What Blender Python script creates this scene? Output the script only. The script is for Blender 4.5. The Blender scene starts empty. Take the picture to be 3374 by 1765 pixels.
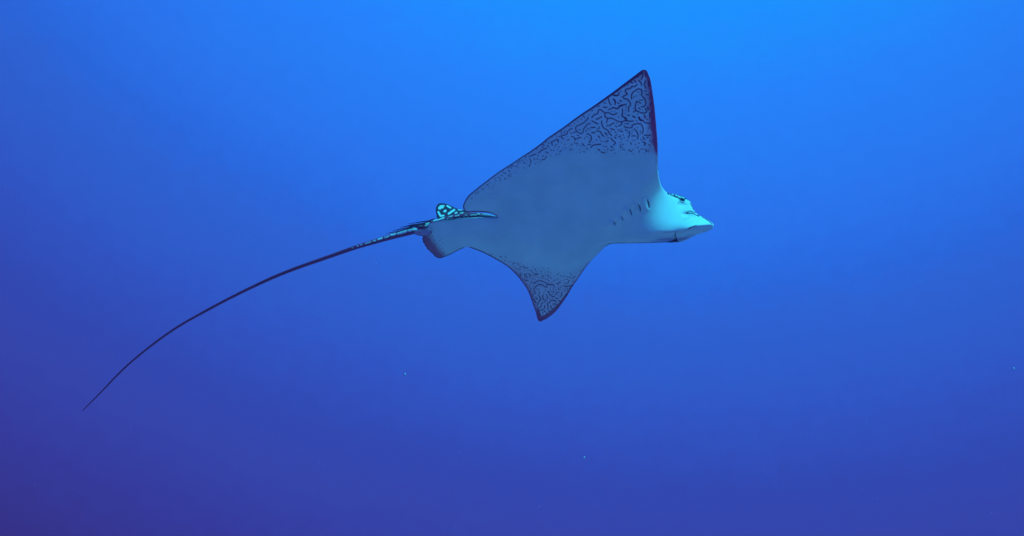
import bpy, math, random
import numpy as np
from mathutils import Vector, Matrix, noise as mnoise

C = bpy.context.scene
COL = C.collection
PI = math.pi

# ------------------------------------------------------------------ camera
FW, FH = 3374.0, 1765.0
FOC = 3974.0                       # focal length in frame pixels (hfov about 46 degrees)
PITCH = math.radians(8.0)
cam_d = bpy.data.cameras.new('camera')
cam = bpy.data.objects.new('camera', cam_d)
COL.objects.link(cam)
cam_d.sensor_width = 36.0
cam_d.lens = 36.0 * FOC / FW
cam_d.clip_start = 0.05
cam_d.clip_end = 500
cam.location = (0, 0, 0)
cam.rotation_euler = (PI / 2 + PITCH, 0, 0)
C.camera = cam

# ------------------------------------------------------------------ daylight that reaches this depth
SUN_EL = math.radians(60.0)
SUN_AZ = math.radians(116.0)        # clockwise from +Y (the way the camera looks): to the right, a little behind it
sun_dir = Vector((math.sin(SUN_AZ) * math.cos(SUN_EL), math.cos(SUN_AZ) * math.cos(SUN_EL), math.sin(SUN_EL)))
world = bpy.data.worlds.new('World')
C.world = world
world.use_nodes = True
wn, wl = world.node_tree.nodes, world.node_tree.links
wn.clear()
w_out = wn.new('ShaderNodeOutputWorld')
w_bg = wn.new('ShaderNodeBackground')
w_sky = wn.new('ShaderNodeTexSky')
w_sky.sky_type = 'NISHITA'
w_sky.sun_disc = False
w_sky.sun_elevation = SUN_EL
w_sky.sun_rotation = SUN_AZ
w_mix = wn.new('ShaderNodeMix')
w_mix.data_type = 'RGBA'
w_mix.blend_type = 'MULTIPLY'
w_mix.inputs[0].default_value = 1.0
w_mix.inputs[7].default_value = (0.03, 0.42, 1.0, 1)      # red is filtered out by the water above
wl.new(w_sky.outputs[0], w_mix.inputs[6])
wl.new(w_mix.outputs[2], w_bg.inputs[0])
w_bg.inputs[1].default_value = 0.10
wl.new(w_bg.outputs[0], w_out.inputs[0])

sun_data = bpy.data.lights.new('sun', 'SUN')
sun_data.energy = 3.5
sun_data.angle = math.radians(16.0)
sun_data.color = (0.048, 0.88, 1.0)
sun = bpy.data.objects.new('sun', sun_data)
COL.objects.link(sun)
sun.rotation_euler = sun_dir.to_track_quat('Z', 'Y').to_euler()

vs = C.view_settings
vs.view_transform = 'Standard'
vs.look = 'None'
vs.gamma = 1.0
vs.exposure = 0.6
vs.use_curve_mapping = False
C.render.engine = 'CYCLES'
C.cycles.use_denoising = True
C.cycles.max_bounces = 6
C.cycles.volume_bounces = 1
C.cycles.use_adaptive_sampling = False

# ------------------------------------------------------------------ helpers
CP, SP = math.cos(PITCH), math.sin(PITCH)

def cam_to_world(p):
    """camera frame (right, away, up) -> world, numpy (...,3)"""
    p = np.asarray(p, float)
    x, y, z = p[..., 0], p[..., 1], p[..., 2]
    return np.stack([x, y * CP - z * SP, y * SP + z * CP], -1)

D0 = 5.0                            # distance of the animal
MPP = D0 / FOC                      # metres per frame pixel at that distance

def at(px, py, dep):
    """point seen at (px, py), dep metres beyond D0"""
    px, py, dep = np.broadcast_arrays(np.asarray(px, float), np.asarray(py, float), np.asarray(dep, float))
    y = D0 + dep
    return cam_to_world(np.stack([(px - FW / 2) / FOC * y, y, (FH / 2 - py) / FOC * y], -1))

def tag(o, label=None, cat=None, group=None, kind=None):
    if label: o['label'] = label
    if cat: o['category'] = cat
    if group: o['group'] = group
    if kind: o['kind'] = kind
    return o

def mesh_obj(name, verts, faces, mat, parent=None, loc=None, smooth=True, colors=None):
    loc = np.zeros(3) if loc is None else np.asarray(loc, float)
    me = bpy.data.meshes.new(name)
    me.from_pydata((np.asarray(verts) - loc).tolist(), [], [tuple(int(i) for i in f) for f in faces])
    me.validate()
    me.update()
    if smooth:
        me.polygons.foreach_set('use_smooth', [True] * len(me.polygons))
    if colors is not None:
        a = me.color_attributes.new('pigment', 'FLOAT_COLOR', 'POINT')
        buf = np.ones((len(verts), 4), np.float32)
        buf[:, :3] = colors
        a.data.foreach_set('color', buf.ravel())
    me.materials.append(mat)
    o = bpy.data.objects.new(name, me)
    COL.objects.link(o)
    if parent is not None:
        o.parent = parent
        o.location = Vector(loc) - parent.location
    else:
        o.location = loc
    return o

def new_mat(name):
    m = bpy.data.materials.new(name)
    m.use_nodes = True
    n, l = m.node_tree.nodes, m.node_tree.links
    n.clear()
    out = n.new('ShaderNodeOutputMaterial')
    return m, n, l, out

def skin_mat(name, use_attr=True, col=(.5, .5, .5), rough=0.5, bump=0.15, scale=90):
    m, n, l, out = new_mat(name)
    b = n.new('ShaderNodeBsdfPrincipled')
    l.new(b.outputs[0], out.inputs[0])
    b.inputs['Roughness'].default_value = rough
    b.inputs['Specular IOR Level'].default_value = 0.15
    tc = n.new('ShaderNodeTexCoord')
    nz = n.new('ShaderNodeTexNoise')
    nz.inputs['Scale'].default_value = 9
    nz.inputs['Detail'].default_value = 5
    l.new(tc.outputs['Object'], nz.inputs['Vector'])
    mr = n.new('ShaderNodeMapRange')
    mr.inputs[3].default_value = 0.80
    mr.inputs[4].default_value = 1.14
    l.new(nz.outputs[0], mr.inputs[0])
    mx = n.new('ShaderNodeVectorMath')
    mx.operation = 'SCALE'
    if use_attr:
        at_ = n.new('ShaderNodeAttribute')
        at_.attribute_name = 'pigment'
        l.new(at_.outputs['Color'], mx.inputs[0])
    else:
        mx.inputs[0].default_value = col
    l.new(mr.outputs[0], mx.inputs['Scale'])
    l.new(mx.outputs[0], b.inputs['Base Color'])
    nb = n.new('ShaderNodeTexNoise')
    nb.inputs['Scale'].default_value = scale
    nb.inputs['Detail'].default_value = 4
    l.new(tc.outputs['Object'], nb.inputs['Vector'])
    bp = n.new('ShaderNodeBump')
    bp.inputs['Strength'].default_value = bump
    bp.inputs['Distance'].default_value = 0.003
    l.new(nb.outputs[0], bp.inputs['Height'])
    l.new(bp.outputs[0], b.inputs['Normal'])
    return m

def sm(a, b, x):
    t = np.clip((x - a) / (b - a), 0, 1)
    return t * t * (3 - 2 * t)

def catmull(pts, per=6, closed=False):
    P = np.asarray(pts, float)
    n = len(P)
    out = []
    rng = range(n) if closed else range(n - 1)
    for i in rng:
        if closed:
            a, b, c, d = P[(i - 1) % n], P[i], P[(i + 1) % n], P[(i + 2) % n]
        else:
            a, b, c, d = P[max(i - 1, 0)], P[i], P[i + 1], P[min(i + 2, n - 1)]
        for k in range(per):
            t = k / per
            out.append(0.5 * (2 * b + (c - a) * t + (2 * a - 5 * b + 4 * c - d) * t * t + (3 * b - a - 3 * c + d) * t ** 3))
    if not closed:
        out.append(P[-1])
    return np.array(out)

# ------------------------------------------------------------------ open water around the scene
def lin(c):
    c = np.asarray(c, float) / 255
    return np.where(c <= .04045, c / 12.92, ((c + .055) / 1.055) ** 2.4)

# brightest direction of the water glow: above and beyond the animal
gl = cam_to_world(np.array([(2255 - FW / 2) / FOC, 1.0, (FH / 2 + 2002) / FOC]))
gl /= np.linalg.norm(gl)
WATER_RAMP = [   # (angle from the glow in degrees, linear colour)
    (0.0, (0.0053, 0.5306, 1.2963)),
    (12.0, (0.0048, 0.4245, 1.1785)),
    (23.9, (0.0044, 0.3402, 1.0722)),
    (27.7, (0.0129, 0.2651, 1.0381)),
    (33.7, (0.0184, 0.1953, 0.8798)),
    (36.4, (0.0181, 0.1550, 0.7509)),
    (38.2, (0.0242, 0.1352, 0.6535)),
    (41.3, (0.0254, 0.1146, 0.5838)),
    (42.7, (0.0271, 0.0976, 0.5401)),
    (45.8, (0.0301, 0.0708, 0.4257)),
    (48.5, (0.0353, 0.0634, 0.3794)),
    (51.4, (0.0354, 0.0460, 0.3108)),
    (55.3, (0.0362, 0.0301, 0.1865)),
    (66.0, (0.0359, 0.0195, 0.1473)),
    (105.0, (0.0585, 0.0243, 0.1330)),  # red added out of view to warm the light on the belly
    (180.0, (0.0503, 0.0195, 0.0989)),
]
m, n, l, out = new_mat('water_glow')
tc = n.new('ShaderNodeTexCoord')
nm = n.new('ShaderNodeVectorMath'); nm.operation = 'NORMALIZE'
l.new(tc.outputs['Object'], nm.inputs[0])
dt = n.new('ShaderNodeVectorMath'); dt.operation = 'DOT_PRODUCT'
sx = n.new('ShaderNodeSeparateXYZ'); l.new(nm.outputs[0], sx.inputs[0])
ab = n.new('ShaderNodeMath'); ab.operation = 'ABSOLUTE'; l.new(sx.outputs[1], ab.inputs[0])   # the glow is much the same behind the camera
cx = n.new('ShaderNodeCombineXYZ'); l.new(sx.outputs[0], cx.inputs[0]); l.new(ab.outputs[0], cx.inputs[1]); l.new(sx.outputs[2], cx.inputs[2])
l.new(cx.outputs[0], dt.inputs[0]); dt.inputs[1].default_value = tuple(gl)
ac = n.new('ShaderNodeMath'); ac.operation = 'ARCCOSINE'
l.new(dt.outputs['Value'], ac.inputs[0])
nz = n.new('ShaderNodeTexNoise'); nz.inputs['Scale'].default_value = 7; nz.inputs['Detail'].default_value = 3
l.new(nm.outputs[0], nz.inputs['Vector'])
ma = n.new('ShaderNodeMath'); ma.operation = 'MULTIPLY_ADD'
l.new(nz.outputs[0], ma.inputs[0]); ma.inputs[1].default_value = 0.016; ma.inputs[2].default_value = -0.008
ad = n.new('ShaderNodeMath'); ad.operation = 'ADD'
l.new(ac.outputs[0], ad.inputs[0]); l.new(ma.outputs[0], ad.inputs[1])
nz2 = n.new('ShaderNodeTexNoise'); nz2.inputs['Scale'].default_value = 70; nz2.inputs['Detail'].default_value = 5; nz2.inputs['Roughness'].default_value = .7
l.new(nm.outputs[0], nz2.inputs['Vector'])
mb = n.new('ShaderNodeMath'); mb.operation = 'MULTIPLY_ADD'
l.new(nz2.outputs[0], mb.inputs[0]); mb.inputs[1].default_value = 0.05; mb.inputs[2].default_value = -0.025
ad2 = n.new('ShaderNodeMath'); ad2.operation = 'ADD'
l.new(ad.outputs[0], ad2.inputs[0]); l.new(mb.outputs[0], ad2.inputs[1])
dv = n.new('ShaderNodeMath'); dv.operation = 'DIVIDE'
l.new(ad2.outputs[0], dv.inputs[0]); dv.inputs[1].default_value = PI
rp = n.new('ShaderNodeValToRGB')
l.new(dv.outputs[0], rp.inputs[0])
el = rp.color_ramp.elements
while len(el) < len(WATER_RAMP):
    el.new(0.5)
for e, (a, c) in zip(el, WATER_RAMP):
    e.position = a / 180
for e, (a, c) in zip(el, WATER_RAMP):
    e.color = (*c, 1)
# the glow also changes a little with height: (elevation in degrees, linear colour + 1)
WATER_LIFT = [
    (-10.0, (0.9982, 0.9986, 0.9973)),
    (-4.0, (0.9989, 0.9971, 0.9820)),
    (-2.0, (0.9992, 0.9973, 0.9809)),
    (0.0, (0.9994, 0.9979, 0.9832)),
    (2.0, (0.9996, 0.9983, 0.9853)),
    (4.0, (0.9996, 0.9987, 0.9877)),
    (6.0, (0.9999, 0.9999, 0.9913)),
    (7.5, (1.0001, 1.0000, 0.9922)),
    (9.0, (1.0002, 1.0010, 0.9959)),
    (10.5, (1.0003, 1.0012, 0.9972)),
    (12.0, (1.0004, 1.0016, 0.9992)),
    (14.0, (1.0004, 1.0029, 1.0042)),
    (16.0, (1.0005, 1.0044, 1.0107)),
    (18.0, (1.0006, 1.0055, 1.0110)),
    (20.5, (1.0010, 1.0005, 1.0363)),
    (25.0, (1.0009, 0.9974, 1.0419)),
    (30.0, (1.0008, 0.9952, 1.0409)),
]
mrz = n.new('ShaderNodeMapRange'); l.new(sx.outputs[2], mrz.inputs[0])
mrz.inputs[1].default_value = math.sin(math.radians(-10)); mrz.inputs[2].default_value = math.sin(math.radians(30))
r2 = n.new('ShaderNodeValToRGB'); l.new(mrz.outputs[0], r2.inputs[0])
el2 = r2.color_ramp.elements
while len(el2) < len(WATER_LIFT): el2.new(0.5)
_lo, _hi = math.sin(math.radians(-10)), math.sin(math.radians(30))
for e, (a, c) in zip(el2, WATER_LIFT): e.position = (math.sin(math.radians(a)) - _lo) / (_hi - _lo)
for e, (a, c) in zip(el2, WATER_LIFT): e.color = (*c, 1)
v1 = n.new('ShaderNodeVectorMath'); v1.operation = 'ADD'; l.new(rp.outputs[0], v1.inputs[0]); l.new(r2.outputs[0], v1.inputs[1])
v2 = n.new('ShaderNodeVectorMath'); v2.operation = 'SUBTRACT'; l.new(v1.outputs[0], v2.inputs[0]); v2.inputs[1].default_value = (1, 1, 1)
v3 = n.new('ShaderNodeVectorMath'); v3.operation = 'MAXIMUM'; l.new(v2.outputs[0], v3.inputs[0]); v3.inputs[1].default_value = (.002, .002, .002)
em = n.new('ShaderNodeEmission')
l.new(v3.outputs[0], em.inputs[0])
l.new(em.outputs[0], out.inputs[0])
try:
    m.cycles.emission_sampling = 'NONE'
except Exception:
    pass
R = 150.0
vv, ff = [], []
NA, NE = 96, 40
for j in range(NE + 1):
    e = -PI / 2 + (PI / 2 + math.radians(46)) * j / NE
    for i in range(NA):
        a = 2 * PI * i / NA
        vv.append((R * math.cos(e) * math.cos(a), R * math.cos(e) * math.sin(a), R * math.sin(e)))
for j in range(NE):
    for i in range(NA):
        k = (i + 1) % NA
        ff.append((j * NA + i, j * NA + k, (j + 1) * NA + k, (j + 1) * NA + i))
tag(mesh_obj('water', vv, ff, m), 'deep blue open water, bright at the top and violet below', kind='structure')

# ------------------------------------------------------------------ haze
def box(x0, x1, y0, y1, z0, z1):
    v = [(x, y, z) for z in (z0, z1) for y in (y0, y1) for x in (x0, x1)]
    f = [(0, 2, 3, 1), (4, 5, 7, 6), (0, 1, 5, 4), (2, 6, 7, 3), (0, 4, 6, 2), (1, 3, 7, 5)]
    return v, f
hm, n, l, out = new_mat('haze_volume')
pv = n.new('ShaderNodeVolumePrincipled')
pv.inputs['Density'].default_value = 0.020
pv.inputs['Color'].default_value = (0.40, 0.070, 0.33, 1)
pv.inputs['Anisotropy'].default_value = 0.2
l.new(pv.outputs[0], out.inputs['Volume'])
v, f = box(-60, 60, -60, 31, -17.5, 13.5)
tag(mesh_obj('haze', v, f, hm, smooth=False), 'faint blue haze of the sea water', kind='stuff')

# ------------------------------------------------------------------ unseen floor added far below the picture to bounce light on the belly
bfm, n, l, out = new_mat('bounce_floor_tone')
b = n.new('ShaderNodeBsdfPrincipled'); b.inputs['Roughness'].default_value = 0.95
b.inputs['Specular IOR Level'].default_value = 0.05
l.new(b.outputs[0], out.inputs[0])
tc = n.new('ShaderNodeTexCoord')
nz = n.new('ShaderNodeTexNoise'); nz.inputs['Scale'].default_value = 0.25; nz.inputs['Detail'].default_value = 7
l.new(tc.outputs['Object'], nz.inputs['Vector'])
rp = n.new('ShaderNodeValToRGB')
rp.color_ramp.elements[0].position = 0.3; rp.color_ramp.elements[0].color = (1.0, 0.40, 0.52, 1)
rp.color_ramp.elements[1].position = 0.75; rp.color_ramp.elements[1].color = (1.0, 0.52, 0.66, 1)
l.new(nz.outputs[0], rp.inputs[0]); l.new(rp.outputs[0], b.inputs['Base Color'])
vv, ff = [], []
NX, NY = 90, 76
for j in range(NY):
    for i in range(NX):
        x, y = -58 + 116 * i / (NX - 1), -58 + 88 * j / (NY - 1)
        vv.append((x, y, -16.0 + 0.5 * mnoise.fractal(Vector((x * .08, y * .08, 7)), 1.0, 2.0, 4)))
for j in range(NY - 1):
    for i in range(NX - 1):
        a = j * NX + i
        ff.append((a, a + 1, a + NX + 1, a + NX))
tag(mesh_obj('bounce_floor', vv, ff, bfm), 'unseen pale floor added far below to bounce light upwards', kind='structure')

# ==================================================================== THE EAGLE RAY
OUT = [(2121.5, 229), (2130, 232), (2137, 246), (2144, 267), (2151.7, 315), (2157.5, 360), (2163.5, 427), (2167, 480), (2167.3, 545),
       (2171, 583), (2177, 607), (2184.5, 620), (2195, 632), (2204, 636.5), (2217, 637.5), (2230, 640.5), (2245, 644), (2256, 650),
       (2264.4, 656), (2272.6, 661), (2277.5, 670), (2282.4, 683), (2288, 693.8), (2293.8, 701), (2303.6, 708.5), (2316.7, 714.5),
       (2329.7, 722.5), (2342.8, 731), (2351, 738), (2351.5, 744), (2344.4, 754), (2331, 761.5), (2315, 766.8), (2298.7, 772), (2280.8, 780),
       (2264.4, 788.5), (2248, 795.5), (2231.8, 798), (2213.8, 799), (2197.5, 798), (2160, 799.5), (2095, 801), (2033, 802), (2010, 804.5),
       (1995.7, 811), (1981, 825), (1966.6, 840), (1945, 862), (1929.6, 880), (1916, 900), (1903, 920), (1887, 942.5), (1871.7, 969),
       (1853.9, 996), (1833.9, 1022.6), (1811.6, 1042.6), (1792, 1054), (1781, 1058.6), (1774.5, 1056.5), (1770.4, 1048), (1764.9, 1027),
       (1756, 1002.6), (1747, 975.9), (1736, 951), (1720, 928), (1700, 903.5), (1678, 882.5), (1655.8, 866.8), (1622.4, 847.9), (1589, 831),
       (1558, 819), (1539, 812.8), (1525, 818), (1505, 827), (1483, 838.5), (1464, 846.6), (1448.5, 850.5), (1438, 848), (1430, 841), (1424, 834), (1419, 831), (1415, 825), (1409, 821.5),
       (1405, 814), (1401, 810), (1398, 802), (1394, 798.5), (1393.5, 792), (1390.8, 787), (1393.5, 781), (1393, 777), (1402, 766), (1409, 750), (1413, 738), (1423, 730.5), (1446, 725.5),
       (1464, 724), (1483, 724), (1521.8, 717.4), (1570, 714.5), (1608, 715.5), (1633, 715.5), (1637.5, 713), (1631.7, 709.5), (1618, 703),
       (1589, 698.5), (1560, 698), (1541, 699), (1530.5, 694), (1526.2, 684), (1527, 673), (1535, 656), (1548, 639.5), (1573.8, 618),
       (1603.4, 595), (1640.5, 567), (1681, 541), (1720, 515), (1750, 495.6), (1782.7, 471.5), (1812, 448), (1849.7, 423), (1890, 393),
       (1921, 371), (1950, 352), (1977.7, 332.6), (2021, 301.5), (2049.4, 280), (2076, 260), (2096, 245), (2113.5, 231.5)]
outline = catmull(OUT, 4, True)

H = 2.0                               # raster step in frame pixels
X0, Y0 = 1372.0, 214.0
GW, GH = 496, 430
gx = X0 + H * np.arange(GW)
gy = Y0 + H * np.arange(GH)
GX, GY = np.meshgrid(gx, gy)

def poly_sd(px, py, poly):
    """signed distance (inside > 0) and nearest boundary point"""
    A = poly
    B = np.roll(poly, -1, 0)
    best = np.full(px.shape, 1e18)
    nx = np.zeros(px.shape); ny = np.zeros(px.shape)
    ins = np.zeros(px.shape, bool)
    for a, b in zip(A, B):
        d = b - a
        t = np.clip(((px - a[0]) * d[0] + (py - a[1]) * d[1]) / max(d @ d, 1e-9), 0, 1)
        qx, qy = a[0] + t * d[0], a[1] + t * d[1]
        r = (px - qx) ** 2 + (py - qy) ** 2
        w = r < best
        best[w] = r[w]; nx[w] = qx[w]; ny[w] = qy[w]
        if a[1] != b[1]:
            c = (a[1] > py) != (b[1] > py)
            xi = (b[0] - a[0]) * (py - a[1]) / (b[1] - a[1]) + a[0]
            ins ^= c & (px < xi)
    dist = np.sqrt(best)
    return np.where(ins, dist, -dist), nx, ny

SD, NXB, NYB = poly_sd(GX, GY, outline)
INS = SD > 0

# centre line of the belly (frame pixels)
CLX = [1372, 1450, 1600, 1750, 1900, 2030, 2130, 2226, 2290, 2352]
CLY = [752, 752, 762, 780, 798, 800, 797, 786, 762, 742]
def cl(x):
    return np.interp(x, CLX, CLY)

# ---- inflation: solve laplace(u) = -s inside the outline, half thickness = sqrt(u)
VP = cl(GX) - GY                       # pixels above the centre line
hx0, hx1 = 1955 + np.maximum(VP, 0) * 0.95, 2245
ht = np.clip((GX - hx0) / (hx1 - hx0), 0, 1)
head = ht ** 1.35 * (1 - .25 * ht) / .75 * sm(0.34, 0.20, VP * MPP)
trunk = np.exp(-(VP / 85.0) ** 2) * sm(1400, 1750, GX)
src = 0.0025 + 0.20 * trunk * (1 - head) + 0.85 * head * np.exp(-(np.maximum(VP - 60, 0) / 60.0) ** 2) * (1 - 0.5 * sm(2270, 2340, GX))
def solve(s, inside):
    lv = [(s, inside)]
    while min(lv[-1][0].shape) > 40:
        s_, i_ = lv[-1]
        h2, w2 = s_.shape[0] // 2 * 2, s_.shape[1] // 2 * 2
        lv.append((s_[:h2:2, :w2:2] * 4, i_[:h2:2, :w2:2]))
    u = np.zeros(lv[-1][0].shape)
    for k, (s_, i_) in enumerate(reversed(lv)):
        if u.shape != s_.shape:
            u = np.repeat(np.repeat(u, 2, 0), 2, 1)
            u = np.pad(u, ((0, max(0, s_.shape[0] - u.shape[0])), (0, max(0, s_.shape[1] - u.shape[1]))), mode='edge')[:s_.shape[0], :s_.shape[1]]
        u = u * i_
        for it in range(400 if k == 0 else 160):
            v = u.copy()
            v[1:-1, 1:-1] = 0.25 * (u[2:, 1:-1] + u[:-2, 1:-1] + u[1:-1, 2:] + u[1:-1, :-2] + s_[1:-1, 1:-1])
            u = v * i_
    return u
U = solve(src * H * H, INS)            # in pixels squared
TH = np.sqrt(np.maximum(U, 0))         # half thickness in pixels

# ---- the surface half way between belly and back, metres away from D0
def blur(a, k):
    for _ in range(k):
        a = np.pad(a, 1, mode='edge')
        a = (a[2:, 1:-1] + a[:-2, 1:-1] + a[1:-1, 2:] + a[1:-1, :-2] + 2 * a[1:-1, 1:-1]) / 6
    return a
V = VP * MPP
up = np.maximum(V, 0)
dn = np.maximum(-V, 0)
mid_w = -0.50 * up * (1 - np.minimum(up, .66) / 3.4) + 0.52 * dn + 1.7 * dn * dn
mid_h = 0.66 * V + 0.9 * dn
MID = mid_w * (1 - head) + mid_h * head
MID = MID - 0.07 * (GX - 1800) * MPP
MID = blur(MID, 120)

# ---- creases of the head
def seg_dist(px, py, a, b):
    d = np.subtract(b, a)
    t = np.clip(((px - a[0]) * d[0] + (py - a[1]) * d[1]) / max(float(d @ d), 1e-9), 0, 1)
    return np.hypot(px - a[0] - t * d[0], py - a[1] - t * d[1]), t

def crease_y(x):                       # lower rim of the lit snout
    return np.interp(x, [2120, 2170, 2200, 2230, 2250, 2262, 2275, 2290, 2320, 2352],
                     [772, 764, 764, 763.5, 760, 756, 749, 744, 742, 740])
below = (GY - crease_y(GX)) * MPP
wc = sm(2120, 2190, GX)
CRE = wc * 0.9 * np.where(below > 0, below, 0) + wc * 0.006 * sm(-0.004, 0.004, below)
# fold between forehead and snout
fd, _ = seg_dist(GX, GY, (2255, 706), (2304, 706))
CRE += 0.010 * np.exp(-(fd / 7.0) ** 2)
# snout lobe bulges towards the viewer
CRE -= 0.036 * np.exp(-(((GX - 2282) / 50) ** 2 + ((GY - 752) / 26) ** 2))
# gill folds: a low swelling before every slit, a groove along it
for a_, b_ in (((2132, 657), (2138, 684)), ((2103, 673), (2109, 696)), ((2074, 688), (2081, 708)), ((2047, 713), (2053, 726)), ((2022, 731), (2026, 742))):
    gd, _ = seg_dist(GX, GY, a_, b_)
    gs, _ = seg_dist(GX, GY, (a_[0] - 12, a_[1] + 3), (b_[0] - 10, b_[1]))
    CRE = CRE + 0.004 * np.exp(-(gd / 3.2) ** 2) - 0.0085 * np.exp(-(gs / 8.5) ** 2)
# muscle relief of the disc and faint fin rays
REL = np.array([[mnoise.fractal(Vector((x * .011, y * .017, 2.0)), 1.0, 2.0, 3) for x in gx] for y in gy])
ang_ = np.arctan2(GY - 690, GX - 1960)
RAYS = np.sin(ang_ * 150) * np.exp(-((np.hypot(GX - 1960, GY - 690) - 330) / 170) ** 2)
CRE = CRE + 0.0032 * REL * sm(8, 60, SD) * (1 - .9 * sm(2020, 2110, GX)) + 0.00022 * RAYS * sm(6, 30, SD) * sm(2090, 2030, GX)
# eye ridge
CRE -= 0.010 * np.exp(-(((GX - 2250) / 16) ** 2 + ((GY - 658) / 11) ** 2))
CRE += 0.006 * np.exp(-(((GX - 2253) / 16) ** 2 + ((GY - 676) / 7) ** 2))
FRONT = MID - TH * MPP * 0.95 + CRE * sm(0, 10, SD)
BACK = MID + TH * MPP * (1.0 + 0.5 * trunk) + 0.0
BACK = np.maximum(BACK, FRONT + 0.0015 * sm(0, 3, SD))

def samp(F, px, py):
    fx = np.clip((np.asarray(px, float) - X0) / H, 0, GW - 1.001)
    fy = np.clip((np.asarray(py, float) - Y0) / H, 0, GH - 1.001)
    i, j = fx.astype(int), fy.astype(int)
    a, b = fx - i, fy - j
    return (F[j, i] * (1 - a) * (1 - b) + F[j, i + 1] * a * (1 - b) + F[j + 1, i] * (1 - a) * b + F[j + 1, i + 1] * a * b)

# ---- pigment: drawn on the skin as a 1-pixel map, sampled at the mesh points
PW, PH = int(GW * H), int(GH * H)
pgx, pgy = np.meshgrid(X0 + np.arange(PW), Y0 + np.arange(PH))
INK = np.zeros((PH, PW))               # dark worm lines
INK2 = np.zeros((PH, PW))              # darker marks of the head, painted crease shade too
WHT = np.zeros((PH, PW))               # white marks
def stroke(buf, pts, w, v=1.0, soft=1.0):
    for a, b in zip(pts[:-1], pts[1:]):
        x0, x1 = min(a[0], b[0]) - w - 3, max(a[0], b[0]) + w + 3
        y0, y1 = min(a[1], b[1]) - w - 3, max(a[1], b[1]) + w + 3
        i0, i1 = max(0, int(x0 - X0)), min(PW, int(x1 - X0) + 2)
        j0, j1 = max(0, int(y0 - Y0)), min(PH, int(y1 - Y0) + 2)
        if i1 <= i0 or j1 <= j0: continue
        d, _ = seg_dist(pgx[j0:j1, i0:i1], pgy[j0:j1, i0:i1], a, b)
        buf[j0:j1, i0:i1] = np.maximum(buf[j0:j1, i0:i1], v * np.clip((w + soft / 2 - d) / soft, 0, 1))
def S(o, k, lines, w, buf=INK, v=1.0):
    for ln in lines:
        p = [(o[0] + x / k, o[1] + y / k) for x, y in ln]
        if len(p) == 1: p = [p[0], (p[0][0] + .5, p[0][1])]
        if len(p) > 2: p = [tuple(q) for q in catmull(p, 4)]
        stroke(buf, p, w, v)
# upper wing, tip
S((2020, 220), 7.489, [
    [(735, 160), (730, 230), (700, 310)], [(800, 165), (815, 240)], [(640, 340), (690, 400), (705, 455)],
    [(560, 250), (620, 245)], [(530, 340), (560, 380)], [(440, 380), (480, 390)],
    [(795, 340), (775, 430), (800, 520)], [(880, 350), (880, 470)], [(600, 430), (540, 480), (480, 490)],
    [(470, 480), (420, 530), (330, 550), (300, 610), (350, 670), (260, 720), (270, 780), (350, 800), (400, 850), (430, 930), (385, 1000), (385, 1100)],
    [(460, 790), (470, 650), (560, 580), (620, 540), (690, 560), (715, 620), (700, 700)],
    [(570, 715)], [(190, 605)], [(170, 830), (200, 850)], [(0, 700), (110, 705), (150, 640)],
    [(590, 850), (680, 890)], [(580, 850), (550, 960), (550, 1070), (500, 1115)], [(560, 1070), (640, 1110), (740, 1140), (830, 1110), (790, 1020)],
    [(720, 720), (780, 800), (810, 880), (780, 960), (700, 990)], [(640, 1010), (665, 1040)], [(820, 670), (870, 700)],
    [(0, 1000), (110, 1030), (160, 980), (320, 920)], [(0, 790), (50, 860), (45, 920)], [(230, 1040), (235, 1130), (225, 1210), (290, 1260), (320, 1330)],
    [(360, 1195), (400, 1195)], [(600, 1165)], [(490, 1220), (550, 1250)], [(640, 1230), (680, 1300), (740, 1320)], [(780, 1200), (790, 1250)],
    [(850, 1000), (870, 1060)], [(900, 1130), (905, 1230)]], 2.15)
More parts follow.
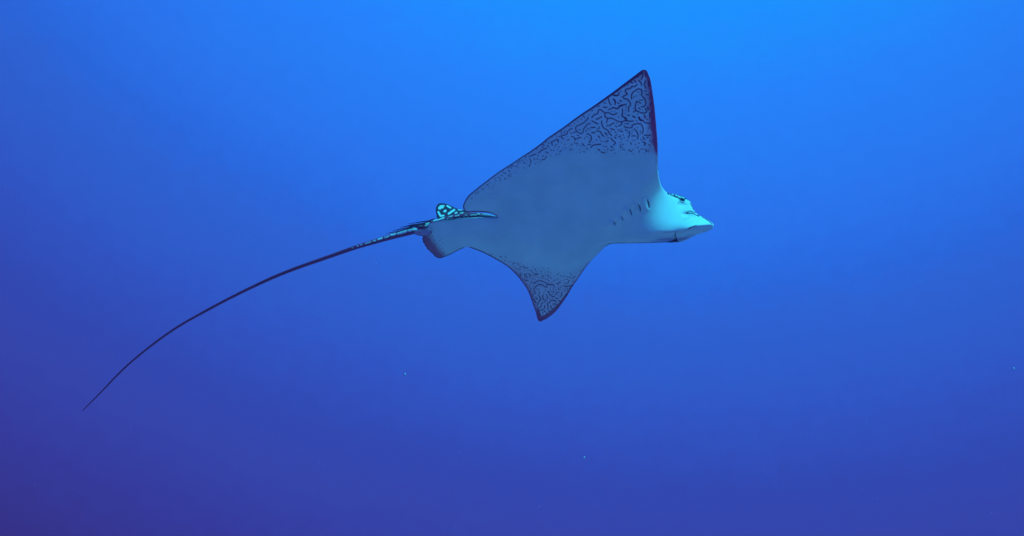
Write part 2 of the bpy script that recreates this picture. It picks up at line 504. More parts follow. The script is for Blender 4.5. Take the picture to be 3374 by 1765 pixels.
S((1950, 300), 6.128, [
    [(340, 150), (350, 220), (390, 280)], [(430, 160), (475, 190), (475, 260)], [(575, 185)], [(240, 325), (300, 325)],
    [(340, 375), (440, 330), (510, 355), (570, 290), (690, 265)], [(430, 80), (540, 80)],
    [(0, 530), (50, 475), (120, 450), (130, 390), (170, 370), (240, 420), (270, 440), (340, 435), (430, 475), (510, 440)],
    [(270, 450), (265, 510), (310, 550), (300, 630)], [(310, 550), (400, 545), (490, 590), (590, 620), (690, 580), (690, 540), (610, 500), (620, 440), (620, 365)],
    [(600, 620), (600, 670), (540, 700)], [(690, 585), (760, 605), (840, 600)], [(90, 570), (150, 545), (200, 515)], [(540, 520)], [(720, 485), (760, 485)],
    [(200, 600), (200, 660), (240, 740), (320, 790), (350, 850), (400, 895)], [(0, 600), (60, 630), (120, 660)], [(350, 700), (410, 660), (450, 640)],
    [(650, 710), (720, 735), (810, 730), (820, 680), (970, 655), (1020, 710), (1040, 790), (1020, 850)], [(700, 655), (740, 660)],
    [(380, 755), (450, 780)], [(480, 700), (500, 720)], [(0, 735), (65, 730)], [(0, 835), (60, 835)], [(95, 800), (170, 820), (220, 900), (240, 905)],
    [(750, 800), (760, 880), (735, 940)], [(850, 760), (910, 820), (935, 900), (920, 960)], [(815, 795)], [(920, 735)], [(580, 805), (620, 820)],
    [(540, 915), (580, 905)], [(460, 930), (490, 950)], [(380, 945), (430, 1000), (475, 1040), (440, 1090)], [(130, 905), (160, 940)], [(90, 985)], [(190, 1010)],
    [(280, 1020), (330, 1000)], [(0, 1110), (60, 1080), (170, 1075)], [(240, 1110)], [(390, 1115), (420, 1140)], [(320, 1170)], [(450, 1170)], [(125, 1165), (165, 1200)],
    [(190, 1230), (260, 1245)], [(630, 1075)], [(785, 1040), (790, 1070)], [(870, 990)], [(730, 995)], [(950, 1050)], [(1030, 920), (1065, 980)], [(1060, 885), (1190, 885)],
    [(1110, 935), (1140, 930)], [(1020, 1015), (1080, 1050)], [(1060, 1090), (1090, 1050)], [(1090, 1180), (1100, 1220)], [(1000, 1170)],
    [(1060, 480), (1080, 530)], [(940, 530), (980, 590), (1050, 600)], [(905, 600)], [(1060, 630), (1180, 655)], [(1115, 570)], [(1140, 750)], [(1130, 820)],
    [(830, 500), (880, 530)]], 1.95)
S((1750, 350), 6.42, [
    [(1220, 180)], [(1060, 270)], [(985, 320)], [(920, 365)], [(1195, 230), (1190, 270), (1090, 360), (950, 430), (960, 520), (1040, 570), (1100, 550), (1110, 480), (1190, 380), (1250, 360)],
    [(960, 530), (885, 560)], [(1290, 310), (1350, 345), (1415, 375)], [(1255, 450), (1350, 440)], [(860, 410)], [(870, 465), (780, 520), (750, 590), (650, 620), (640, 650), (685, 690)],
    [(850, 630), (910, 660), (930, 720)], [(935, 690), (1060, 655)], [(1180, 580), (1240, 600), (1280, 660), (1265, 720), (1225, 765)], [(1290, 550), (1350, 550)],
    [(1130, 690)], [(770, 720), (800, 700)], [(640, 770)], [(710, 800)], [(860, 800), (850, 820)], [(970, 820)], [(1080, 780), (1130, 840)], [(1260, 875), (1320, 820), (1470, 800)],
    [(420, 760), (480, 730), (560, 700), (575, 760)], [(440, 780), (450, 820)], [(580, 850)], [(680, 900)], [(560, 910)], [(430, 930)], [(880, 910)], [(1025, 910)],
    [(345, 830), (365, 850)], [(160, 990), (220, 930), (330, 885)], [(310, 960), (355, 985)], [(540, 640)], [(0, 1045), (100, 1010)], [(70, 1110)], [(130, 1110)], [(90, 1210)], [(250, 1045)],
    [(1415, 900), (1460, 940)], [(810, 860)]], 1.7)
S((1520, 480), 5.393, [
    [(1030, 285), (1045, 295)], [(1110, 280), (1120, 310)], [(1140, 240)], [(1210, 230), (1235, 265), (1230, 310), (1210, 360)], [(1300, 235)], [(1350, 240)], [(1320, 315)],
    [(1010, 330)], [(985, 360)], [(870, 380), (900, 400)], [(760, 480), (790, 495)], [(710, 520), (730, 535)], [(665, 560), (690, 575)], [(600, 585)], [(500, 660)], [(450, 690), (475, 700)],
    [(420, 735)], [(370, 765), (390, 780)], [(290, 840), (300, 840)], [(175, 940), (190, 935)], [(885, 510)], [(880, 545)], [(840, 440), (870, 455)], [(1200, 190), (1250, 175), (1320, 150)]], 1.5, v=.8)
# lower wing
S((1700, 900), 7.927, [
    [(230, 20), (240, 70), (300, 110)], [(330, 10), (380, 50), (360, 100)], [(240, 185), (320, 185)], [(480, 25), (580, 20)], [(440, 55)], [(620, 110)], [(680, 70), (720, 80)], [(845, 45), (845, 75)],
    [(1180, 70)], [(500, 155)], [(400, 215), (420, 240)], [(450, 270), (510, 250), (560, 200), (620, 190), (720, 220), (790, 260), (830, 290)], [(850, 190), (870, 195)],
    [(610, 295), (680, 295), (740, 340), (800, 365), (820, 300), (980, 300), (990, 350)], [(600, 290), (540, 330), (480, 400), (480, 460), (510, 530)], [(650, 350)], [(590, 420)], [(910, 350)], [(890, 410), (900, 415)],
    [(770, 430)], [(730, 490)], [(600, 480), (620, 520)], [(1090, 300), (1110, 250), (1150, 230)], [(1270, 235)], [(1310, 160), (1340, 160)], [(1390, 180), (1350, 260)], [(1230, 325), (1300, 340), (1400, 330), (1480, 310)],
    [(1110, 370), (1115, 430)], [(1020, 430)], [(1240, 430)], [(860, 470), (850, 500), (900, 570), (960, 610), (1010, 600)], [(960, 480), (1000, 490)], [(945, 545)], [(1030, 560), (1070, 500), (1130, 490)], [(1200, 500), (1190, 570), (1150, 620)],
    [(1040, 645), (1100, 660)], [(600, 580), (630, 640), (640, 690), (600, 740), (560, 840)], [(710, 570), (700, 640), (720, 690)], [(790, 560), (820, 600), (815, 650)], [(800, 700)], [(880, 660)],
    [(480, 700), (530, 780)], [(520, 630), (560, 680)], [(710, 760), (670, 800), (660, 850), (610, 910)], [(750, 840), (745, 910), (690, 950), (570, 985)], [(910, 710), (880, 760), (820, 800), (840, 870), (830, 940)],
    [(920, 700), (1020, 710), (1060, 750)], [(1110, 700), (1180, 750)], [(990, 865)], [(910, 850), (920, 900), (980, 930), (1050, 890), (1080, 840), (1030, 800), (950, 810)], [(610, 1030), (640, 1110)], [(700, 1000), (700, 1050)],
    [(740, 970), (760, 1010)], [(810, 1020), (800, 1100)], [(840, 980), (900, 1000)], [(400, 590), (440, 600)], [(360, 480), (380, 470)], [(1290, 600), (1310, 540)], [(430, 660), (470, 700)], [(1270, 470)], [(1180, 370)]], 1.6)
S((1500, 780), 4.493, [
    [(600, 280)], [(660, 290), (690, 300)], [(740, 290)], [(730, 350)], [(795, 370)], [(850, 400), (880, 385)], [(880, 440)], [(920, 470)], [(1000, 440), (1040, 465), (1080, 450)], [(940, 490), (960, 480)], [(985, 545)],
    [(1380, 465)], [(1380, 515)], [(1330, 530)], [(1160, 470)], [(1300, 460)], [(1570, 578)], [(1690, 530)], [(1470, 585)], [(1640, 630)]], 1.5, v=.8)
rng = random.Random(5)
# small loose dashes that fringe the patterned zones
def zone_up(x):  return np.interp(x, [1527, 1580, 1640, 1700, 1760, 1850, 1950, 2040, 2110, 2170], [684, 640, 605, 572, 540, 508, 496, 503, 506, 512])
def zone_dn(x):  return np.interp(x, [1540, 1620, 1660, 1722, 1770, 1811, 1870, 1912, 1950], [818, 832, 848, 872, 884, 894, 902, 890, 868])
for _ in range(110):
    x = rng.uniform(1560, 2150); y = zone_up(x) - abs(rng.gauss(0, 26)) + 4
    a = rng.uniform(0, PI); L = rng.uniform(.5, 4)
    stroke(INK, [(x, y), (x + L * math.cos(a), y + L * math.sin(a))], 1.1, rng.uniform(.4, .8))
for _ in range(90):
    x = rng.uniform(1600, 1930); y = zone_dn(x) + abs(rng.gauss(0, 28)) - 4
    a = rng.uniform(0, PI); L = rng.uniform(.5, 4)
    stroke(INK, [(x, y), (x + L * math.cos(a), y + L * math.sin(a))], .9, rng.uniform(.35, .7))
def busy(x, y, rad):
    i, j = int(x - X0), int(y - Y0)
    r_ = int(rad)
    if i < r_ or j < r_ or i >= PW - r_ or j >= PH - r_: return True
    return INK[j - r_:j + r_ + 1, i - r_:i + r_ + 1].max() > .25
def sd_at(x, y): return float(samp(SD, x, y))
for _ in range(2600):
    lower = rng.random() < .4
    if lower:
        x = rng.uniform(1700, 1890); y = zone_dn(x) + rng.uniform(6, 175)
    else:
        x = rng.uniform(1640, 2150); y = zone_up(x) - rng.uniform(6, 290)
    gap = 3.8 if lower else 4.7
    if sd_at(x, y) < 5 or busy(x, y, gap): continue
    a = rng.uniform(0, 2 * PI); pts_ = [(x, y)]
    for k in range(rng.choice((1, 2, 4, 6, 8))):
        a += rng.gauss(0, .55)
        x += 3.2 * math.cos(a); y += 3.2 * math.sin(a)
        if sd_at(x, y) < 4 or busy(x, y, gap - 1.5): break
        if (not lower and y > zone_up(x)) or (lower and y < zone_dn(x)): break
        pts_.append((x, y))
    if len(pts_) == 1: pts_.append((pts_[0][0] + 1, pts_[0][1]))
    stroke(INK, pts_, rng.uniform(1.0, 1.5) if lower else rng.uniform(1.3, 1.9), rng.uniform(.7, 1.0))
# head: dark cap, white dashes, folds with their shade painted in
HO, HK = (2160, 600), 6.128
S(HO, HK, [[(255, 222), (340, 270), (420, 290), (480, 320)], [(300, 222), (420, 262), (520, 285), (560, 300)], [(560, 300), (600, 335), (680, 370)]], 3.8, INK2)
S(HO, HK, [[(455, 330), (470, 370), (470, 420)], [(700, 420), (740, 490), (770, 560)], [(625, 610), (700, 580), (760, 600), (810, 610)], [(625, 632), (720, 628), (800, 650), (870, 690)],
           [(850, 660), (950, 705), (1040, 760), (1140, 840)]], 1.5, INK2)
S(HO, HK, [[(660, 662), (740, 672), (800, 690)]], 1.0, INK2, v=.5)
S(HO, HK, [[(545, 765), (620, 740), (700, 705)]], 1.2, INK2, v=.30)
S(HO, HK, [[(665, 945), (740, 900), (830, 870)]], 1.8, INK2, v=.75)
S(HO, HK, [[(150, 1015), (240, 1015), (340, 1000), (440, 1000), (560, 1000), (665, 950)]], 1.0, INK2, v=.45)
S(HO, HK, [[(240, 1212), (330, 1200), (400, 1170), (430, 1190)]], 3.2, INK2, v=.95)
S(HO, HK, [[(500, 330), (495, 370), (520, 405), (560, 400), (582, 365), (570, 325), (535, 315), (500, 330)]], 1.6, INK2, v=.9)
S(HO, HK, [[(500, 1140)], [(965, 965)], [(1000, 1010)]], 1.3, INK2, v=.6)
S(HO, HK, [[(285, 238)], [(335, 243), (360, 247)], [(405, 258), (425, 268)], [(455, 275), (485, 298)], [(515, 290)]], 1.6, WHT)
S(HO, HK, [[(280, 265), (340, 285), (400, 320), (450, 335), (480, 400)], [(600, 352), (650, 370), (675, 385)], [(540, 305), (575, 315)]], 1.5, WHT, .9)
S(HO, HK, [[(650, 610), (700, 605)], [(760, 580), (770, 590)], [(880, 680), (930, 700)]], 1.0, WHT, .7)
S((1950, 560), 4.813, [[(260, 1172), (500, 1155), (800, 1155), (1180, 1148)]], 1.2, INK2, v=.55)

def psamp(F, px, py):
    fx = np.clip(px - X0, 0, PW - 1.001); fy = np.clip(py - Y0, 0, PH - 1.001)
    i, j = fx.astype(int), fy.astype(int)
    a, b = fx - i, fy - j
    return (F[j, i] * (1 - a) * (1 - b) + F[j, i + 1] * a * (1 - b) + F[j + 1, i] * (1 - a) * b + F[j + 1, i + 1] * a * b)

A_BELLY = np.array((0.95, 0.86, 0.86))
A_TINT = np.array((1.0, 0.84, 0.92))
A_INK = np.array((0.27, 0.04, 0.12))
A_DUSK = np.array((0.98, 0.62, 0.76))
A_INK2 = np.array((0.05, 0.04, 0.09))
A_MAROON = np.array((0.80, 0.08, 0.20))
A_WHITE = np.array((0.92, 0.95, 0.92))

def mixc(c, t, k):
    return c * (1 - t[:, None]) + k * t[:, None]

def belly_pigment(px, py, sd):
    c = np.repeat(A_BELLY[None], len(px), 0)
    nz = np.array([mnoise.noise(Vector((x * .012, y * .012, 0))) for x, y in zip(px, py)])
    # tinted outer wings
    zu = sm(-25, 55, zone_up(px) - py + nz * 14) * sm(1530, 1600, px) * (py < 690)
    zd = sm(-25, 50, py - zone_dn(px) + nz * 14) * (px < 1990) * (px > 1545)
    c = mixc(c, 0.85 * zu, A_TINT)
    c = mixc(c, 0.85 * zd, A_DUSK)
    # rims: trailing edge thin and dark, leading edge broad and maroon
    lead_up = sm(2095, 2150, px) * (py < 560)
    wle = np.interp(py, [228, 260, 330, 400, 480, 505, 540], [9, 9, 14, 17, 15, 4, 0.5])
    n2 = np.array([mnoise.noise(Vector((x * .07, y * .045, 9))) for x, y in zip(px, py)])
    c = mixc(c, sm(2040, 2130, px) * (py < 520) * sm(42, 8, sd + n2 * 22) * sm(525, 470, py) * .5, A_MAROON)
    c = mixc(c, sm(300, 235, py) * sm(14, 6, sd) * .7, A_MAROON * .8)
    c = mixc(c, lead_up * sm(wle + 8, wle - 5, sd + nz * 3 + n2 * 3), A_MAROON)
    te = ((py < 700) & (px < 2118) & (px > 1500)) * 1.0
    wte = np.interp(px, [1526, 1700, 1900, 2050, 2120], [2.5, 3.0, 4.5, 7, 9])
    c = mixc(c, te * sm(wte + 3, wte - 1, sd), A_INK * 1.1)
    lo_te = ((py > 812) & (px < 1790) & (px > 1545)) * 1.0
    c = mixc(c, lo_te * sm(5.5, 2.0, sd) * .9, A_INK)
    c = mixc(c, lo_te * sm(1650, 1740, px) * sm(17, 5, sd + nz * 4) * .45, A_MAROON)
    lo_le = ((py > 862) & (px >= 1770)) * 1.0
    wl_ = np.interp(py, [862, 930, 1000, 1060], [2.0, 3.0, 9, 16])
    c = mixc(c, lo_le * sm(wl_ + 3, wl_ - 1.5, sd) * .9, A_MAROON * .75)
    # pelvic fin: dark trailing margin
    pel = ((px < 1545) & (py > 770)) * 1.0
    d1, _ = seg_dist(px, py, (1385, 778), (1443, 852))
    nf = np.array([mnoise.noise(Vector((x * .11, y * .11, 5))) for x, y in zip(px, py)])
    c = mixc(c, pel * sm(40, 12, d1 + nz * 5 + nf * 9) * .85, A_MAROON * .75)
    c = mixc(c, pel * sm(60, 20, d1) * sm(.28, .42, nf) * .6, A_INK)
    c = mixc(c, pel * sm(4.5, 1.5, sd) * (px < 1530) * .85, A_INK)
    # flank above the tail root: rim colour darkened where the sun catches it
    c = mixc(c, ((px < 1640) & (py > 712) & (py < 735)) * sm(1575, 1540, px) * sm(4.5, 2, sd) * .8, A_INK2 * 2)
    c = mixc(c, ((px > 1540) & (px < 1640) & (py > 712) & (py < 735)) * sm(4, 1.5, sd) * .55, A_INK * 2)
    c = mixc(c, ((px > 1540) & (px < 1640) & (py < 712) & (py > 688)) * sm(6, 2, sd) * .6, A_MAROON * .7)
    lowr = (px > 1992) & (px < 2240) & (py > 785)
    c = mixc(c, lowr * sm(5, 1, sd) * .5, A_INK)
    c = mixc(c, psamp(INK, px, py), A_INK)
    c = mixc(c, psamp(INK2, px, py), A_INK2)
    c = mixc(c, psamp(WHT, px, py), A_WHITE)
    return c

# ---- mesh points: grid with the rim snapped on to the outline
near_in = INS
keep = SD > -0.72 * H
snap = keep & (np.abs(SD) < 0.72 * H)
VX = np.where(snap, NXB, GX)
VY = np.where(snap, NYB, GY)
rim = snap & keep
idxF = -np.ones((GH, GW), int)
idxF[keep] = np.arange(keep.sum())
nF = int(keep.sum())
idxB = idxF.copy()
inner = keep & ~rim
idxB[inner] = nF + np.arange(inner.sum())
fpx, fpy = VX[keep], VY[keep]
sdv = np.where(rim, 0, SD)[keep]
# depth at the rim: take MID so that front and back meet
dF = np.where(rim, MID, FRONT)[keep]
dB = np.where(rim, MID, BACK)[inner]
vF = at(fpx, fpy, dF)
vB = at(VX[inner], VY[inner], dB)
verts = np.concatenate([vF, vB])
faces = []
q = [(0, 0), (1, 0), (1, 1), (0, 1)]
cnt = (keep[:-1, :-1].astype(int) + keep[:-1, 1:] + keep[1:, 1:] + keep[1:, :-1])
anyin = INS[:-1, :-1] | INS[:-1, 1:] | INS[1:, 1:] | INS[1:, :-1]
for j, i in zip(*np.where((cnt >= 3) & anyin)):
    c4 = [(j, i), (j, i + 1), (j + 1, i + 1), (j + 1, i)]
    c4 = [p for p in c4 if keep[p]]
    fr = [idxF[p] for p in c4]
    bk = [idxB[p] for p in c4]
    faces.append(fr)                       # seen from the camera side
    if fr != bk:
        faces.append(bk[::-1])
ROOT_LOC = at(1800, 720, 0.0)
ray = bpy.data.objects.new('eagle_ray', None)
COL.objects.link(ray)
ray.location = Vector(ROOT_LOC)
tag(ray, 'pale-bellied spotted eagle ray swimming right with long whip tail', 'ray')

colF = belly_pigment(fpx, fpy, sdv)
# back: nearly black with white spots
bx, by = VX[inner], VY[inner]
colB = np.repeat(np.array((0.05, 0.05, 0.06))[None], len(bx), 0)
sp = random.Random(9)
SPOT = np.zeros((PH, PW))
for k in range(520):
    x, y = sp.uniform(1400, 2300), sp.uniform(240, 1050)
    stroke(SPOT, [(x, y), (x + sp.uniform(-3, 3), y + sp.uniform(-3, 3))], sp.uniform(4, 7), .9)
colB = mixc(colB, psamp(SPOT, bx, by), A_WHITE)
cols = np.concatenate([colF, colB])
M_SKIN = skin_mat('ray_skin', rough=.55, bump=.12, scale=60)
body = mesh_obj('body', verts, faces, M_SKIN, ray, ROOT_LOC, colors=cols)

def surf(px, py):
    return float(samp(FRONT, px, py))

# ---- tubes with pigment painted per point
def tube(name, pts, rad, mat, parent, seg=14, colfn=None, flat=1.0, step=None, caps=True):
    """pts: (px, py, depth) control points, rad: radii in frame pixels at the control points"""
    P = catmull([(*p, r) for p, r in zip(pts, rad)], step or 10)
    W = at(P[:, 0], P[:, 1], P[:, 2])
    T = np.gradient(W, axis=0)
    T /= np.linalg.norm(T, axis=1)[:, None] + 1e-12
    view = cam_to_world(np.array([0, 1.0, 0]))
    vs_, fs_, pp = [], [], []
    for k in range(len(W)):
        s = np.cross(T[k], view); s /= np.linalg.norm(s) + 1e-9
        d = np.cross(s, T[k])
        r = max(P[k, 3], 0.05) * MPP
        for i in range(seg):
            a = 2 * PI * i / seg
            off = (s * math.cos(a) + d * math.sin(a) * flat) * r
            vs_.append(W[k] + off)
            pp.append((k / (len(W) - 1), a, P[k, 0], P[k, 1], P[k, 3]))
    for k in range(len(W) - 1):
        for i in range(seg):
            j = (i + 1) % seg
            fs_.append((k * seg + i, k * seg + j, (k + 1) * seg + j, (k + 1) * seg + i))
    fs_.append(tuple(range(seg))[::-1])
    fs_.append(tuple((len(W) - 1) * seg + i for i in range(seg)))
    vs_ = np.array(vs_)
    cols_ = None
    if colfn is not None:
        # frame position of every point, to lay the marks where they are on the animal
        rel = vs_
        yc = rel[:, 1] * CP + rel[:, 2] * SP
        zc = -rel[:, 1] * SP + rel[:, 2] * CP
        X = rel[:, 0] / yc * FOC + FW / 2
        Y = FH / 2 - zc / yc * FOC
        cols_ = colfn(X, Y, np.array(pp))
    loc = W.mean(0)
    return mesh_obj(name, vs_, fs_, mat, parent, loc, colors=cols_)

def marks(X, Y, strokes):
    t = np.zeros(len(X))
    for pts, w in strokes:
        for a, b in zip(pts[:-1], pts[1:]):
            d, _ = seg_dist(X, Y, a, b)
            t = np.maximum(t, np.clip((w + .6 - d) / 1.2, 0, 1))
    return t
def conv(o, k, L):
    r = []
    for pts, w in L:
        p = [(o[0] + x / k, o[1] + y / k) for x, y in pts]
        if len(p) == 1: p.append((p[0][0] + .3, p[0][1]))
        r.append((p, w))
    return r
A_TAIL = np.array((0.46, 0.07, 0.16))
tail_marks = conv((1100, 640), 6.126, [
    ([(370, 1078), (390, 1078)], 1.3), ([(468, 1048), (495, 1042)], 1.8), ([(542, 1022), (570, 1016)], 1.7), ([(635, 992), (690, 976), (745, 960)], 1.5),
    ([(802, 940), (840, 928)], 2.2), ([(895, 908), (935, 895), (975, 882)], 2.7), ([(1030, 868), (1070, 858), (1110, 842)], 2.4), ([(1160, 820), (1200, 812), (1240, 798)], 3.3),
    ([(1300, 790), (1380, 765), (1460, 738)], 4.2), ([(1520, 722), (1570, 705)], 4.6), ([(1615, 698), (1660, 700)], 4.4)]) + \
    conv((1300, 620), 5.185, [([(395, 645), (480, 625)], 2.0), ([(510, 615), (590, 590)], 1.8), ([(530, 640), (590, 622)], 2.6), ([(670, 555), (760, 528), (840, 500)], 2.3), ([(865, 475), (885, 460)], 1.6),
                              ([(1185, 487)], 2.4), ([(1248, 480)], 2.8), ([(1295, 465), (1345, 452), (1395, 458)], 2.1), ([(1415, 437), (1450, 437)], 1.5), ([(1080, 460), (1100, 458)], 1.4),
                              ([(900, 522), (1000, 518), (1130, 498)], 1.0), ([(1210, 458), (1230, 462)], 1.4), ([(930, 490), (990, 470)], 1.2), ([(1040, 475), (1060, 470)], 1.2),
                              ([(1470, 492), (1490, 488)], .5)])
def tail_col(X, Y, pp):
    c = np.repeat(A_TAIL[None], len(X), 0)
    c = mixc(c, sm(1572, 1592, X + (Y - 709) * 1.5) * .9, np.array((.62, .45, .62)))
    return mixc(c, marks(X, Y, tail_marks), A_WHITE)
TP = [(1640, 714.5, .028), (1618, 711.0, .028), (1590, 709.0, .026), (1550, 709, .018), (1500, 716, .012), (1450, 730, .010), (1405, 744, .012), (1363, 760, .015), (1291, 779, .03), (1213, 802, .05), (1161, 818, .07), (1083, 845.4, .10),
      (979, 881.8, .15), (901, 913, .20), (823, 949, .25), (745, 988, .30), (667, 1029.8, .36), (589.5, 1074, .42), (511.6, 1128, .50), (433.7, 1190.8, .60), (381.8, 1240, .66), (329.8, 1294.6, .74), (272.7, 1351.7, .82)]
TP = [(x, y, d + (0.020 if x > 1400 else 0.0) + (max(0.0, (1800 - x)) * MPP * 0.07 if x > 1363 else 0.0385)) for x, y, d in TP]
TR = [.8, 4.2, 7.8, 9.5, 10.5, 11.5, 12, 10.5, 9.5, 7.6, 7.0, 6.4, 5.9, 5.6, 5.2, 4.9, 4.6, 4.2, 3.9, 3.5, 3.2, 2.7, 1.5]
M_TAIL = skin_mat('tail_skin', rough=.5, bump=.3, scale=120)
tail = tube('tail', TP, TR, M_TAIL, ray, seg=22, colfn=tail_col, step=34)

# ---- thin fins as closed sheets
def sheet(name, poly, depfn, thick, mat, parent, colfn, h=1.5):
    poly = catmull(poly, 4, True)
    x0, y0 = poly.min(0) - 2 * h
    x1, y1 = poly.max(0) + 2 * h
    xs, ys = np.arange(x0, x1, h), np.arange(y0, y1, h)
    gx_, gy_ = np.meshgrid(xs, ys)
    sd, nx, ny = poly_sd(gx_, gy_, poly)
    kp = sd > -.72 * h
    sn = kp & (np.abs(sd) < .72 * h)
    vx, vy = np.where(sn, nx, gx_), np.where(sn, ny, gy_)
    ia = -np.ones(kp.shape, int); ia[kp] = np.arange(kp.sum())
    ib = ia.copy(); inn = kp & ~sn
    ib[inn] = kp.sum() + np.arange(inn.sum())
    dep = depfn(vx, vy)
    t = thick * MPP * np.sqrt(np.clip(sd / 8, 0, 1))
    va = at(vx, vy, dep - np.where(sn, 0, t))[kp]
    vb = at(vx, vy, dep + np.where(sn, 0, t))[inn]
    fs = []
    for j in range(kp.shape[0] - 1):
        for i in range(kp.shape[1] - 1):
            c4 = [p for p in ((j, i), (j, i + 1), (j + 1, i + 1), (j + 1, i)) if kp[p]]
            if len(c4) < 3: continue
            a, b_ = [ia[p] for p in c4], [ib[p] for p in c4]
            fs.append(a)
            if a != b_: fs.append(b_[::-1])
    ca = colfn(vx[kp], vy[kp], sd[kp])
    cb = colfn(vx[inn], vy[inn], sd[inn])
    V_ = np.concatenate([va, vb])
    return mesh_obj(name, V_, fs, mat, parent, V_.mean(0), colors=np.concatenate([ca, cb]))

fin_marks = conv((1300, 620), 5.185, [
    ([(785, 305), (840, 300)], 2.8), ([(765, 330), (820, 325)], 3.6), ([(755, 350), (785, 350)], 1.8), ([(900, 300), (925, 315), (955, 332)], 2.6), ([(855, 392), (870, 382)], 3.6), ([(925, 432), (965, 405), (1020, 368)], 3.2),
    ([(748, 402), (762, 430), (785, 470)], 3.0), ([(785, 474), (840, 464)], 2.4), ([(1040, 422), (1062, 412)], 2.4), ([(1125, 432), (1165, 420)], 2.4), ([(1088, 368), (1150, 370)], 1.3)])
A_FIN = np.array((0.10, 0.05, 0.09))
def fin_col(X, Y, sd):
    c = np.repeat(A_FIN[None], len(X), 0)
    return mixc(c, marks(X, Y, fin_marks), A_WHITE)
M_FIN = skin_mat('fin_skin', rough=.5, bump=.15)
sheet('dorsal_fin', [(1443, 722), (1438, 705), (1436, 689), (1439.5, 677), (1446, 670.5), (1456, 668.8), (1467.8, 670.5), (1483, 676), (1502.5, 685.6), (1518, 689.5), (1534, 693), (1548, 700), (1545, 712), (1500, 722), (1465, 724)],
      lambda x, y: 0.058 + (718 - y) * MPP * 0.85, 3.0, M_FIN, ray, fin_col)

def clasper_col(X, Y, sd):
    c = np.repeat(np.array((0.75, 0.36, 0.50))[None], len(X), 0)
    c = mixc(c, sm(4, 1, sd) * .7, A_INK)
    return mixc(c, marks(X, Y, conv((1100, 640), 6.126, [([(1720, 765)], 1.6), ([(1850, 705), (1780, 708)], 1.5)])), A_INK)
sheet('clasper', [(1363, 764), (1372, 758), (1390, 755), (1410, 752), (1425, 760), (1415, 775), (1395, 777.5), (1376, 774.5), (1366, 770)],
      lambda x, y: 0.022 + (765 - y) * MPP * -.3, 3.0, M_FIN, ray, clasper_col)

# ---- tail spines
M_SPINE = skin_mat('spine_skin', use_attr=False, col=(.14, .05, .10), rough=.5, bump=.4, scale=300)
for pts, r in [([(1480, 595), (1640, 575), (1800, 548), (1900, 535), (2040, 490)], 1.5), ([(1325, 668), (1450, 645), (1560, 620), (1700, 600), (1850, 570), (1960, 530)], 1.6),
               ([(1170, 738), (1290, 712), (1400, 690), (1520, 665), (1650, 640), (1800, 610)], 1.6), ([(1040, 792), (1160, 770), (1280, 750), (1430, 712), (1600, 668)], 1.5),
               ([(1500, 650), (1600, 632), (1720, 615), (1850, 590)], 3.2)]:
    p = [(1100 + x / 6.126, 640 + y / 6.126, 0.040 + 0.02 * (1 - k / (len(pts) - 1))) for k, (x, y) in enumerate(pts)]
    rr = [0.3 + r * min(1, k / 1.5) for k in range(len(pts))]
    tube('tail_spine', p, rr, M_SPINE, ray, seg=8, flat=.6, step=6)

# ---- gill slits, mouth
M_SLIT = skin_mat('slit_skin', use_attr=False, col=(.05, .05, .07), rough=.7, bump=.1)
GO, GK = (1950, 560), 4.813
def slit(name, pts, w, lift=.0005, o=GO, k=GK):
    P = catmull([(o[0] + x / k, o[1] + y / k) for x, y in pts], 5)
    p = [(x, y, surf(x, y) - lift) for x, y in P]
    n_ = len(p)
    rr = [max(.25, w * math.sin(PI * (i + .4) / n_) ** .6) for i in range(n_)]
    return tube(name, p, rr, M_SLIT, ray, seg=8, flat=.5, step=2)
for pts, w in [([(878, 466), (895, 510), (905, 550), (903, 602)], 1.9), ([(733, 540), (758, 580), (768, 615), (765, 660)], 1.9), ([(598, 614), (612, 650), (628, 685), (630, 716)], 1.7),
               ([(465, 735), (485, 765), (495, 800)], 1.3), ([(345, 825), (368, 845), (362, 875)], 1.4)]:
    slit('gill_slit', pts, w)
slit('mouth', [(1328, 978), (1330, 1010), (1318, 1040), (1335, 1070), (1340, 1100), (1320, 1130)], 1.7)

# ---- eye
ex, ey = 2248, 658.5
eye_d = surf(ex, ey)
def ball(name, c, r, mat, parent, squash=1.0):
    vs_, fs_ = [], []
    NU, NV = 20, 12
    view = cam_to_world(np.array([0, 1.0, 0]))
    for j in range(NV + 1):
        th = PI * j / NV
        for i in range(NU):
            a = 2 * PI * i / NU
            d = cam_to_world(np.array([math.sin(th) * math.cos(a), -math.cos(th) * squash, math.sin(th) * math.sin(a)]))
            vs_.append(c + d * r)
    for j in range(NV):
        for i in range(NU):
            k = (i + 1) % NU
            fs_.append((j * NU + i, j * NU + k, (j + 1) * NU + k, (j + 1) * NU + i))
    return mesh_obj(name, vs_, fs_, mat, parent, c)
def eye_mat():
    m, n, l, out = new_mat('eye_ball')
    b = n.new('ShaderNodeBsdfPrincipled')
    b.inputs['Base Color'].default_value = (.02, .03, .05, 1)
    b.inputs['Roughness'].default_value = .25
    l.new(b.outputs[0], out.inputs[0])
    return m
eye = ball('eye', at(ex, ey, eye_d + 0.004), 7.2 * MPP, eye_mat(), ray)
M_PUP = skin_mat('eye_iris', use_attr=False, col=(.22, .25, .28), rough=.3, bump=.05)
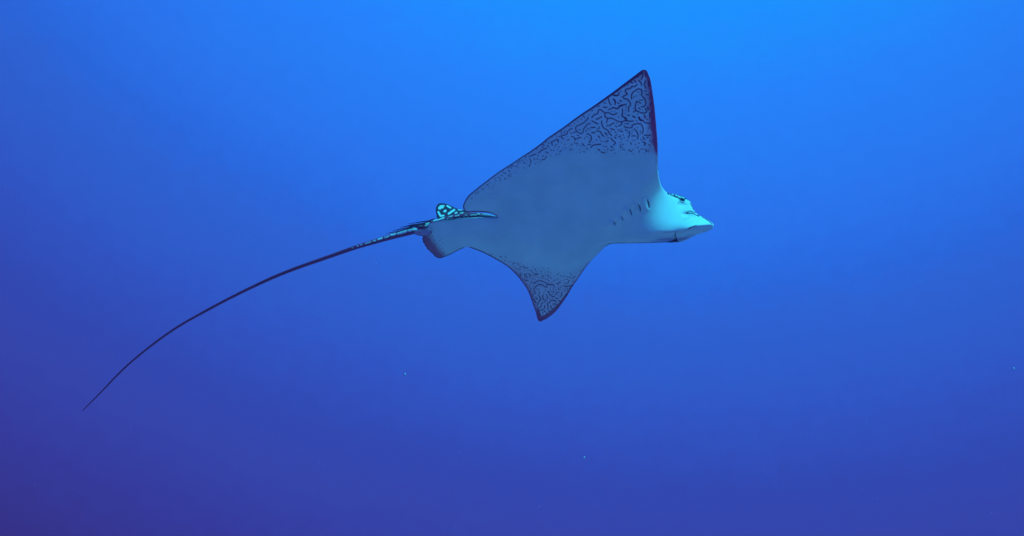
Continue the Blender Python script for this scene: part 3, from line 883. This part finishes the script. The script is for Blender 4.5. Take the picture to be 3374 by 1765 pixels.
ball('iris', at(ex - .3, ey + .4, eye_d + 0.004 - 6.2 * MPP), 2.6 * MPP, M_PUP, eye, .5)

# ------------------------------------------------------------------ drifting flecks
M_FLECK = skin_mat('fleck', use_attr=False, col=(.8, .7, .8), rough=.8, bump=.2)
def fleck(px, py, dep, size, label, seed):
    r_ = random.Random(seed)
    c = at(px, py, dep)
    vs_, fs_ = [], []
    NU, NV = 10, 6
    for j in range(NV + 1):
        th = PI * j / NV
        for i in range(NU):
            a = 2 * PI * i / NU
            k = 0.65 + 0.5 * r_.random()
            vs_.append(c + size * k * np.array([math.sin(th) * math.cos(a), math.sin(th) * math.sin(a) * .5, 1.3 * math.cos(th)]))
    for j in range(NV):
        for i in range(NU):
            k = (i + 1) % NU
            fs_.append((j * NU + i, j * NU + k, (j + 1) * NU + k, (j + 1) * NU + i))
    o = mesh_obj('drifting_fleck', vs_, fs_, M_FLECK, None, c)
    tag(o, label, 'fleck', 'pale flecks drifting in the water')
    return o
fleck(3340, 1214, 9, .014, 'pale drifting fleck close to the right edge, below mid height', 1)
fleck(1335, 1233, 2, .0055, 'faint pale fleck in open water below the long tail', 2)
fleck(1925, 1507, 3, .0060, 'faint pale fleck near the bottom, under the lower wing tip', 3)
# marine snow: specks too small and too many to count
vs_, fs_ = [], []
for k in range(260):
    dep = rng.uniform(0.3, 9)
    c = at(rng.uniform(-300, FW + 300), rng.uniform(-200, FH + 200), dep)
    rad = rng.uniform(.0008, .0024)
    b0 = len(vs_)
    for d in ((1, 0, 0), (-1, 0, 0), (0, 1, 0), (0, -1, 0), (0, 0, 1), (0, 0, -1)):
        vs_.append(c + np.array(d) * rad * rng.uniform(.5, 1.3))
    for f_ in ((0, 2, 4), (2, 1, 4), (1, 3, 4), (3, 0, 4), (2, 0, 5), (1, 2, 5), (3, 1, 5), (0, 3, 5)):
        fs_.append(tuple(b0 + i_ for i_ in f_))
tag(mesh_obj('marine_snow', np.array(vs_), fs_, M_FLECK, None), 'faint tiny specks drifting through the open water', kind='stuff')
